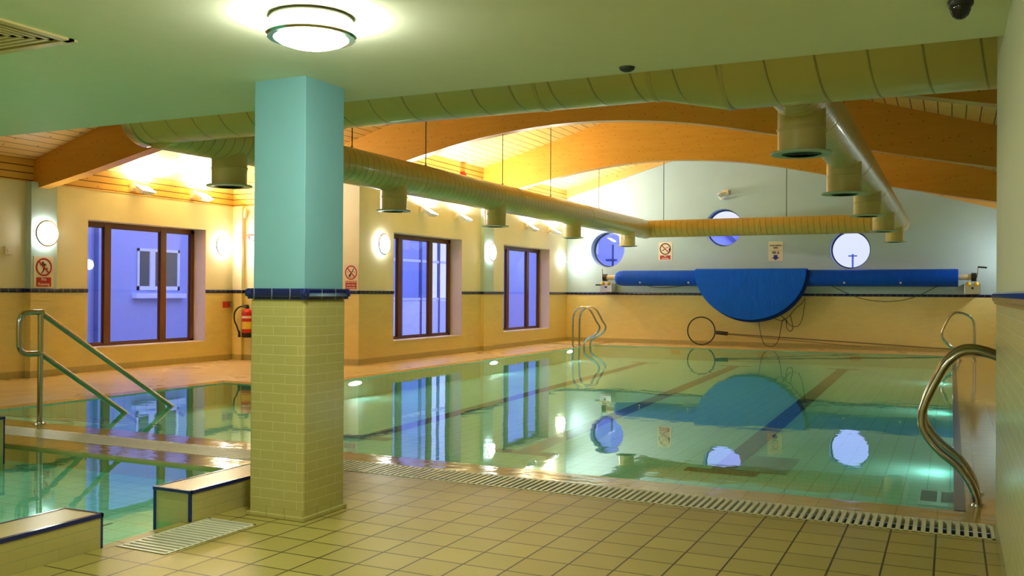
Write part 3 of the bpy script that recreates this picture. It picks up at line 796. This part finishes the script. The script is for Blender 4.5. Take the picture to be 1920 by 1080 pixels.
rope('thin dark rope sagging under the right half of the blue roller', [(-2.95, YR-.14, 1.74), (-2.5, YR-.1, 1.52), (-2.1, YR-.1, 1.38), (-1.6, YR-.1, 1.32), (-1.1, YR-.1, 1.37), (-.7, YR-.1, 1.52), (-.3, YR-.14, 1.74)])
rope('thin dark rope sagging slightly under the left half of the blue roller', [(-8.3, YR-.16, 1.80), (-7.9, YR-.1, 1.68), (-7.5, YR-.1, 1.67), (-6.9, YR-.12, 1.74)])

# rescue hoop leaning at the far wall
t = thing('rescue_hoop', 'black rescue hoop on a long grey pole lying along the foot of the end wall', 'rescue hoop', (-6.55, 26.55, 0))
MB().tube([(-6.55+.40*math.cos(a*math.pi/24), 26.6, .42+.40*math.sin(a*math.pi/24)) for a in range(48)], .018, 10, closed=True).build('hoop', m_black, t, smooth=True)
MB().tube([(-6.16, 26.6, .385), (-6.10, 26.6, .38), (-5.78, 26.6, .355)], [.03, .055, .055], 12).build('grip', m_black, t, smooth=True)
MB().tube([(-5.8, 26.6, .355), (1.5, 26.6, .03)], .017, 8).build('pole', flat('pole_grey', (.25, .2, .12), .4), t, smooth=True)
MB().tube([(-5.8, 26.62, .335), (-2.2, 26.62, .09)], .009, 6).build('second_pole', bpy.data.materials['pole_grey'], t, smooth=True)

# ------------------------------------------------------------------ ladders
def ladder(label, xw, ys, sgn, rad=.025, zs=1.0):
    """two grab rails in planes of constant y; deck side at xw+sgn*.., bulging over the water"""
    t = thing('pool_ladder', label, 'pool ladder', (xw, sum(ys)/2, 0), 'stainless pool ladders')
    for y in ys:
        s_ = sgn
        P = [(xw+a*s_, b_) for a, b_ in ((.40, 0), (.40, .45), (.395, .80), (.34, .97), (.20, 1.07), (.02, 1.10), (-.10, 1.02), (-.18, .88), (-.25, .72), (-.275, .61), (-.255, .50), (-.16, .375), (-.03, .265), (.06, .13), (.095, 0))]
        pts = smoothpath([(p[0], y, p[1]*zs) for p in P], 6)
        rl = MB().tube(pts, rad, 14).build('grab_rail', m_steel, t, smooth=True)
        for xx in (xw+.40*s_, xw+.095*s_):
            MB().lathe([(0, 0), (.05, 0), (.045, .014), (.026, .02), (0, .02)], (xx, y, 0), 'Z', 20).build('floor_flange', m_steel, rl, smooth=True)
    return t
ladder('stainless pool ladder rails standing large at the near right pool corner', .083, (7.39, 7.82), 1, .030)
ladder('stainless pool ladder rails at the far right corner of the pool', .083, (23.4, 23.9), 1)
t = thing('pool_ladder', 'stainless pool ladder rails at the far left corner of the pool', 'pool ladder', (PX0, 24.15, 0), 'stainless pool ladders')
for y in (23.95, 24.45):
    P = [(-9.50, 0), (-9.50, .5), (-9.48, .85), (-9.38, 1.03), (-9.20, 1.11), (-9.02, 1.05), (-8.90, .88), (-8.80, .70), (-8.72, .58), (-8.74, .46), (-8.86, .34), (-9.05, .24), (-9.15, .13), (-9.17, 0), (-9.17, -.25)]
    rl = MB().tube(smoothpath([(p[0], y, p[1]) for p in P], 6), .026, 12).build('grab_rail', m_steel, t, smooth=True)
    MB().lathe([(0, 0), (.05, 0), (.045, .014), (.026, .02), (0, .02)], (-9.5, y, 0), 'Z', 16).build('floor_flange', m_steel, rl, smooth=True)
# submerged tread unit at the near right corner
t = thing('ladder_tread', 'grey recessed step tread under water at the near right pool corner', 'step')
MB().box(-.24, .06, 8.15, 8.80, -.20, -.185).build('plate', m_galv, t)
for a, c in ((-.225, -.10), (-.07, .045)): MB().box(a, c, 8.32, 8.72, -.186, -.180).build('pad', m_dark, t)

# handrail into the alcove steps
t = thing('handrail', 'stainless steel handrail sloping down into the water at the left', 'handrail', (-9.20, 7.0, 0))
xh = -9.20; r = .0235*1.3
y0 = 7.08
MB().tube([(xh, y0, 0), (xh, y0, 1.235)], r, 16).build('post', m_steel, t, smooth=True)
MB().lathe([(0, 0), (.085, 0), (.08, .012), (.035, .02), (0, .02)], (xh, y0, 0), 'Z', 24).build('post_flange', m_steel, t, smooth=True)
m = MB()
loop = smoothpath([(xh, y0-.0, .785), (xh, y0-.13, .785), (xh, y0-.205, .80), (xh, y0-.25, .85), (xh, y0-.262, .93), (xh, y0-.262, 1.10), (xh, y0-.25, 1.18), (xh, y0-.205, 1.23), (xh, y0-.13, 1.245), (xh, y0, 1.245), (xh, y0+.03, 1.24)], 6)
m.tube(loop, r, 14).build('end_loop', m_steel, t, smooth=True)
for z0, ye, ze in ((1.24, 9.02, -.02), (.785, 8.27, -.02)):
    k = (ze-z0)/(ye-y0); y2 = ye+.2
    MB().tube([(xh, y0, z0), (xh, y2, z0+k*(y2-y0))], r, 14).build('sloping_rail', m_steel, t, smooth=True)

# ------------------------------------------------------------------ signs
def sign(label, name_cat, o, ux, w, h, kind, lines):
    """o = bottom centre on the wall plane, ux = reading direction"""
    o = Vector(o); ux = Vector(ux).normalized(); uz = Vector((0, 0, 1)); n = ux.cross(uz)
    t = thing('wall_sign', label, 'sign', tuple(o), 'wall signs')
    def Q(a, b_, d=0): return o+ux*a+uz*b_+n*d
    def plate(name, poly, mat, d0, d1, lab=None):
        m = MB(); A = m.vs([Q(a, b_, d0) for a, b_ in poly]); B = m.vs([Q(a, b_, d1) for a, b_ in poly]); k = len(poly)
        m.b.faces.new(A); m.b.faces.new(B)
        for i in range(k): m.b.faces.new([A[i], A[(i+1) % k], B[(i+1) % k], B[i]])
        return m.build(name, mat, t, label=lab)
    plate('panel', [(-w/2, 0), (w/2, 0), (w/2, h), (-w/2, h)], m_signw, 0, .006)
    if kind == 'depth':
        plate('divider', [(-w*.42, h*.52), (w*.42, h*.52), (w*.42, h*.53), (-w*.42, h*.53)], m_signred, .006, .008)
        plate('arrow', [(-w*.13, h*.30), (-w*.13, h*.18), (-w*.27, h*.18), (0, h*.04), (w*.27, h*.18), (w*.13, h*.18), (w*.13, h*.30)], m_signb, .006, .009)
        for s_, b_, sz in (('POOL DEPTH', .76, .085), ('HERE', .64, .085), ('4ft 6', .36, .17)):
            text_mesh('lettering', s_, sz*h*1.15, m_signk, t, Q(0, b_*h, .0085), ux, uz, bold=.0015)
        return t
    R = w*.41; cz = h-R-w*.08
    rm = m_signred if kind != 'smoke' else m_signk
    ring = MB(); N_ = 40
    for i in range(N_):
        a, c = 2*math.pi*i/N_, 2*math.pi*(i+1)/N_
        ring.face([Q(R*math.cos(a), cz+R*math.sin(a), .009), Q(R*math.cos(c), cz+R*math.sin(c), .009), Q(.82*R*math.cos(c), cz+.82*R*math.sin(c), .009), Q(.82*R*math.cos(a), cz+.82*R*math.sin(a), .009)])
    ring.build('ring', m_signred if kind != 'smoke' else flat('ring_dark', (.05, .01, .008), .5), t)
    k = .707*R*.85; q = R*.06
    plate('slash', [(-k-q, cz+k-q), (-k+q, cz+k+q), (k+q, cz-k+q), (k-q, cz-k-q)], m_signred, .0085, .0105)
    def fig(poly): plate('pictogram', [(a*R, cz+b_*R) for a, b_ in poly], m_signk, .006, .0085)
    if kind == 'run':
        fig([(-.12+.12*math.cos(i*.785), .50+.13*math.sin(i*.785)) for i in range(8)])
        fig([(-.20, .38), (.08, .40), (.24, .28), (.12, .24), (.16, -.10), (.50, -.10), (.50, -.20), (.04, -.24), (-.04, -.05)])
        fig([(-.04, -.06), (.08, -.14), (-.04, -.50), (-.30, -.72), (-.36, -.64), (-.16, -.46)])
        fig([(-.20, .36), (-.42, .16), (-.48, .22), (-.24, .42)])
        fig([(.10, .38), (.26, .18), (.34, .24), (.16, .42)])
    elif kind == 'dive':
        fig([(.40, .62), (.50, .58), (.28, .16), (.02, -.14), (-.10, -.06), (.14, .20)])
        fig([(-.10, -.06), (.04, -.16), (-.02, -.42), (-.22, -.62), (-.34, -.58), (-.40, -.36)])
        fig([(-.5, -.58), (.4, -.58), (.4, -.63), (-.5, -.63)])
        fig([(-.68, .12), (-.3, .12), (-.3, .07), (-.68, .07)]); fig([(.3, .12), (.68, .12), (.68, .07), (.3, .07)])
    else:
        fig([(-.62, -.30), (-.54, -.40), (.10, .02), (.02, .12)])
        fig([(.15, .22), (.30, .32), (.60, .34), (.60, .25), (.34, .22), (.22, .12)])
        fig([(.62, .10), (.82, .10), (.78, -.40), (.62, -.36)])
    bh = h-2*R-w*.08-w*.10; b0 = w*.05
    plate('caption_panel', [(-w*.38, b0), (w*.38, b0), (w*.38, b0+bh), (-w*.38, b0+bh)], m_signred, .006, .0085)
    nl = len(lines)
    for i, s_ in enumerate(lines):
        sz = bh/nl*.98
        text_mesh('lettering', s_, min(sz, w*.62/max(len(s_)*.5, 1)), m_signw, t, Q(0, b0+bh*(nl-1-i+.28)/nl, .0095), ux, uz, bold=.001)
    return t
sign('no running sign: red ring over a running figure, on the left pilaster below its light', 'sign', (XL+.141, 10.86, 1.53), (0, 1, 0), .38, .54, 'run', ['No', 'Running'])
sign('shallow water sign with a crossed-out diver just right of the column', 'sign', (-11.06, 15.629, 1.53), (1, 0, 0), .36, .53, 'dive', ['CAUTION', 'Shallow Water', 'Do Not Dive'])
sign('small no smoking sign on the end wall between the two left portholes', 'sign', (-7.71, YF-.001, 2.49), (1, 0, 0), .42, .54, 'smoke', ['No', 'Smoking'])
sign('pool depth sign reading 4ft 6 with a blue arrow on the end wall', 'sign', (-4.50, YF-.001, 2.44), (1, 0, 0), .40, .55, 'depth', [])

# ------------------------------------------------------------------ fire extinguisher and small fittings
fx, fy = -13.655, 15.50
t = thing('fire_extinguisher', 'red fire extinguisher on the wall just left of the column', 'fire extinguisher', (fx, fy, .5))
MB().lathe([(0, .54), (.10, .54), (.115, .56), (.115, 1.0), (.10, 1.06), (.06, 1.10), (.035, 1.12), (0, 1.12)], (fx, fy, 0), 'Z', 28).build('cylinder', m_red, t, smooth=True)
MB().lathe([(0, .50), (.112, .50), (.118, .52), (.118, .60), (0, .60)], (fx, fy, 0), 'Z', 28).build('base_ring', m_black, t, smooth=True)
MB().lathe([(.1165, .68), (.1165, .84)], (fx, fy, 0), 'Z', 28, cap=False).build('label_band', m_yel, t, smooth=True, label='yellow instruction label')
MB().lathe([(.1168, .91), (.1168, .96)], (fx, fy, 0), 'Z', 28, cap=False).build('stripe', m_signw, t, smooth=True)
MB().box(fx-.03, fx+.03, fy-.03, fy+.03, 1.12, 1.18).build('valve', m_black, t, bevel=.006)
MB().box(fx-.02, fx+.02, fy-.12, fy+.02, 1.18, 1.20).build('lever', m_black, t, bevel=.004)
MB().tube(smoothpath([(fx, fy-.02, 1.14), (fx-.14, fy-.06, 1.16), (fx-.27, fy-.08, 1.05), (fx-.29, fy-.08, .88), (fx-.22, fy-.07, .72), (fx-.17, fy-.06, .58)], 6), .017, 10).build('hose', m_black, t, smooth=True)
MB().tube([(fx-.17, fy-.06, .64), (fx-.165, fy-.06, .50)], [.02, .03], 12).build('nozzle', m_black, t, smooth=True)
MB().box(fx-.05, fx+.05, fy+.08, fy+.128, .95, 1.06).build('wall_hook', m_galv, t)

tag(MB().box(XL, XL+.05, 15.33, 15.47, 1.13, 1.265).build('fire_call_point', m_signred, bevel=.006), 'small dark red fire alarm call point left of the fire extinguisher', 'call point')
tag(MB().box(XL, XL+.05, 15.49, 15.60, 1.14, 1.265).build('junction_box', m_galv, bevel=.006), 'small grey box beside the red call point', 'junction box')
t = thing('light_switch', 'cream switch box high on the wall at the left edge', 'switch', (XL, 10.28, 2.14))
MB().box(XL, XL+.04, 10.22, 10.36, 2.08, 2.22).build('back_box', m_signw, t, bevel=.006); MB().box(XL+.04, XL+.05, 10.26, 10.30, 2.12, 2.17).build('rocker', m_white, t, bevel=.003)
t = thing('exit_sign', 'small red and white sign half hidden behind the column', 'sign', (-13.65, 15.6, 2.65))
MB().box(-13.78, -13.42, 15.60, 15.63, 2.58, 2.71).build('border', m_red, t); MB().box(-13.76, -13.44, 15.592, 15.60, 2.60, 2.69).build('panel', m_signw, t)
MB().box(-13.745, -13.68, 15.585, 15.592, 2.61, 2.68).build('pictogram', m_red, t)
tag(MB().lathe([(0, 0), (.04, .0), (.045, .05), (.04, .16), (.02, .2), (0, .2)], (-13.80, 15.58, 3.08), 'Z', 14).build('motion_sensor', m_white, smooth=True), 'small white sensor in the corner under the boards, left of the column', 'sensor')
tag(MB().lathe([(0, 0), (.10, 0), (.11, .02), (.11, .06), (.08, .09), (0, .10)], (XR+.012, 19.95, 4.36), (1, 0, 0), 20, cap=False).build('alarm_bell', m_red, smooth=True), 'round red alarm sounder on the boards above the left duct', 'alarm')
t = thing('security_camera', 'small white security camera with black lens on the end wall above the middle porthole', 'security camera', (-6.0, YF, 4.35))
MB().box(-5.99, -5.83, YF-.10, YF, 4.36, 4.50).build('wall_mount', m_signw, t, bevel=.01)
MB().tube([(-5.92, YF-.05, 4.40), (-6.06, YF-.28, 4.33)], .065, 16).build('body', m_white, t, smooth=True)
MB().tube([(-6.055, YF-.27, 4.332), (-6.068, YF-.295, 4.326)], .045, 16).build('lens', m_black, t, smooth=True)
MB().lathe([(0, 0), (.09, .0), (.09, .03), (0, .03)], (-5.98, YF-.15, 4.22), 'Z', 16).build('lower_cap', m_white, t, smooth=True)
t = thing('dome_camera', 'black dome camera hanging from the low ceiling at upper right', 'security camera', (.035, 4.9, ZC))
MB().lathe([(0, 0), (.058, 0), (.058, .02), (.052, .03), (0, .03)], (.035, 4.9, ZC), (0, 0, -1), 28, cap=False).build('housing', m_black, t, smooth=True)
MB().lathe([(.048, .028), (.046, .05), (.036, .072), (.018, .086), (0, .09)], (.035, 4.9, ZC), (0, 0, -1), 28, cap=False).build('dome', flat('smoked_dome', (.01, .008, .015), .05), t, smooth=True)
tag(MB().lathe([(0, 0), (.05, 0), (.045, .015), (.025, .026), (0, .03)], (-1.83, 5.50, ZC), (0, 0, -1), 24, cap=False).build('smoke_detector', m_dark, smooth=True), 'small dark round detector at the edge of the low ceiling below the large duct', 'detector')
# ceiling air grille
t = thing('air_grille', 'square slatted ceiling air grille at the upper left corner', 'air grille', (-4.8, 3.31, ZC))
m = MB(); x0, x1, y0, y1 = -5.12, -4.48, 2.99, 3.63; fw = .035
m.box(x0-.02, x1+.02, y0-.02, y0+fw, ZC-.012, ZC+.01); m.box(x0-.02, x1+.02, y1-fw, y1+.02, ZC-.012, ZC+.01); m.box(x0-.02, x0+fw, y0, y1, ZC-.012, ZC+.01); m.box(x1-fw, x1+.02, y0, y1, ZC-.012, ZC+.01)
m.build('frame', m_duct, t)
m = MB(); mx_, my_ = (x0+x1)/2, (y0+y1)/2
for k in range(6):      # concentric square blades
    h = .255-.045*k; w = .014
    for sx_, sy_, dx, dy in ((0, 1, h, w), (0, -1, h, w), (1, 0, w, h), (-1, 0, w, h)):
        cx_, cy_ = mx_+sx_*(h-w), my_+sy_*(h-w)
        m.box(cx_-dx, cx_+dx, cy_-dy, cy_+dy, ZC-.010, ZC-.002)
m.build('louvres', m_duct, t)
MB().box(x0-.02, x1+.02, y0-.02, y1+.02, ZC+.20, ZC+.22).build('back_box', m_dark, t)

# ------------------------------------------------------------------ outside, seen through the glass
struct(MB().box(-60, 60, 27.4, 220, -.5, -.45).build('ground', m_ground))
struct(MB().box(-60, -14.7, -10, 27.4, -.5, -.45).build('ground', m_ground))
struct(MB().box(-14.7, -11.3, 16.6, 27.4, -.5, -.45).build('ground', m_ground))
t = thing('building', 'pale rendered building across the courtyard seen through the left windows', 'building', (-18.6, 20, -.45))
MB().box(-19, -18.2, 6, 31, -.45, 4.8).build('wall', m_ext, t)
for y0, y1, z0, z1 in ((16.67, 18.05, 1.50, 2.54), (26.9, 28.3, 1.4, 2.5)):
    w = MB(); w.box(-18.26, -18.17, y0, y1, z0, z0+.10); w.box(-18.26, -18.17, y0, y1, z1-.07, z1); w.box(-18.26, -18.17, y0, y0+.06, z0, z1); w.box(-18.26, -18.17, y1-.07, y1, z0, z1); w.box(-18.26, -18.16, (y0+y1)/2-.30, (y0+y1)/2-.14, z0, z1)
    w = w.build('window_frame', m_extw, t)
    MB().box(-18.24, -18.195, y0, y1, z0, z1).build('pane', m_exgl, w)
    MB().box(-18.26, -18.05, y0-.14, y1+.12, z0-.20, z0-.08).build('sill', m_extw, w)
MB().tube([(-18.12, 15.4, -.4), (-18.12, 15.4, 5.5)], .05, 10).build('downpipe', m_slate, t)
MB().box(-18.2, -17.2, 19.4, 20.2, -.45, 4.8).build('buttress', m_ext, t)
t = thing('garden_screen', 'glazed metal screen with dark bars outside the middle window', 'screen', (-15.9, 27, -.45))
for y in (25.2, 26.4, 27.6, 28.8, 30.0): MB().box(-15.95, -15.87, y-.04, y+.04, -.45, 4.2).build('post', m_slate, t)
for z in (1.26, 2.52): MB().box(-15.94, -15.88, 24.6, 30.4, z-.04, z+.04).build('rail', m_extw, t)
MB().box(-15.92, -15.90, 24.6, 30.4, -.4, 1.2).build('lower_panel', m_extw, t)
t = thing('building', 'pale building with a small window seen through the left porthole', 'building', (-12, 34, -.45))
MB().box(-18, -11.1, 31.8, 35, -.45, 4.3).build('wall', m_ext, t)
w = MB().box(-11.95, -11.62, 31.74, 31.82, 2.9, 3.5).build('window_frame', m_extw, t); MB().box(-11.9, -11.7, 31.72, 31.75, 2.95, 3.45).build('pane', m_slate, w)
t = thing('lamp_post', 'dark post with a small box seen through the left porthole', 'post', (-10.1, 29, -.45))
MB().tube([(-10.10, 29, -.45), (-10.10, 29, 3.1)], .035, 8).build('pole', m_slate, t); MB().box(-10.30, -9.98, 28.85, 29.1, 2.55, 2.62).build('lamp_head', m_slate, t)
t = thing('house', 'house with dark gabled roof seen through the middle porthole', 'house', (-10.4, 46, -.45))
MB().prism([(-12.2, -.45), (-9.0, -.45), (-9.0, 3.6), (-10.6, 5.0), (-12.2, 3.6)], 'Y', 45, 50).build('wall', m_ext, t)
MB().prism([(-12.5, 3.5), (-12.4, 3.35), (-10.6, 4.95), (-8.8, 3.35), (-8.7, 3.5), (-10.6, 5.2)], 'Y', 44.8, 50.2).build('roof', m_slate, t)
t = thing('telephone_pole', 'distant telephone pole with crossarm seen through the right porthole', 'telephone pole', (-10.9, 120, -.45))
MB().tube([(-10.9, 120, -.45), (-10.9, 120, 6.45)], .11, 8).build('pole', m_slate, t); MB().box(-11.40, -10.40, 119.9, 120.1, 6.15, 6.30).build('crossarm', m_slate, t)

for o in bpy.data.objects:
    if '_b' in o: del o['_b']
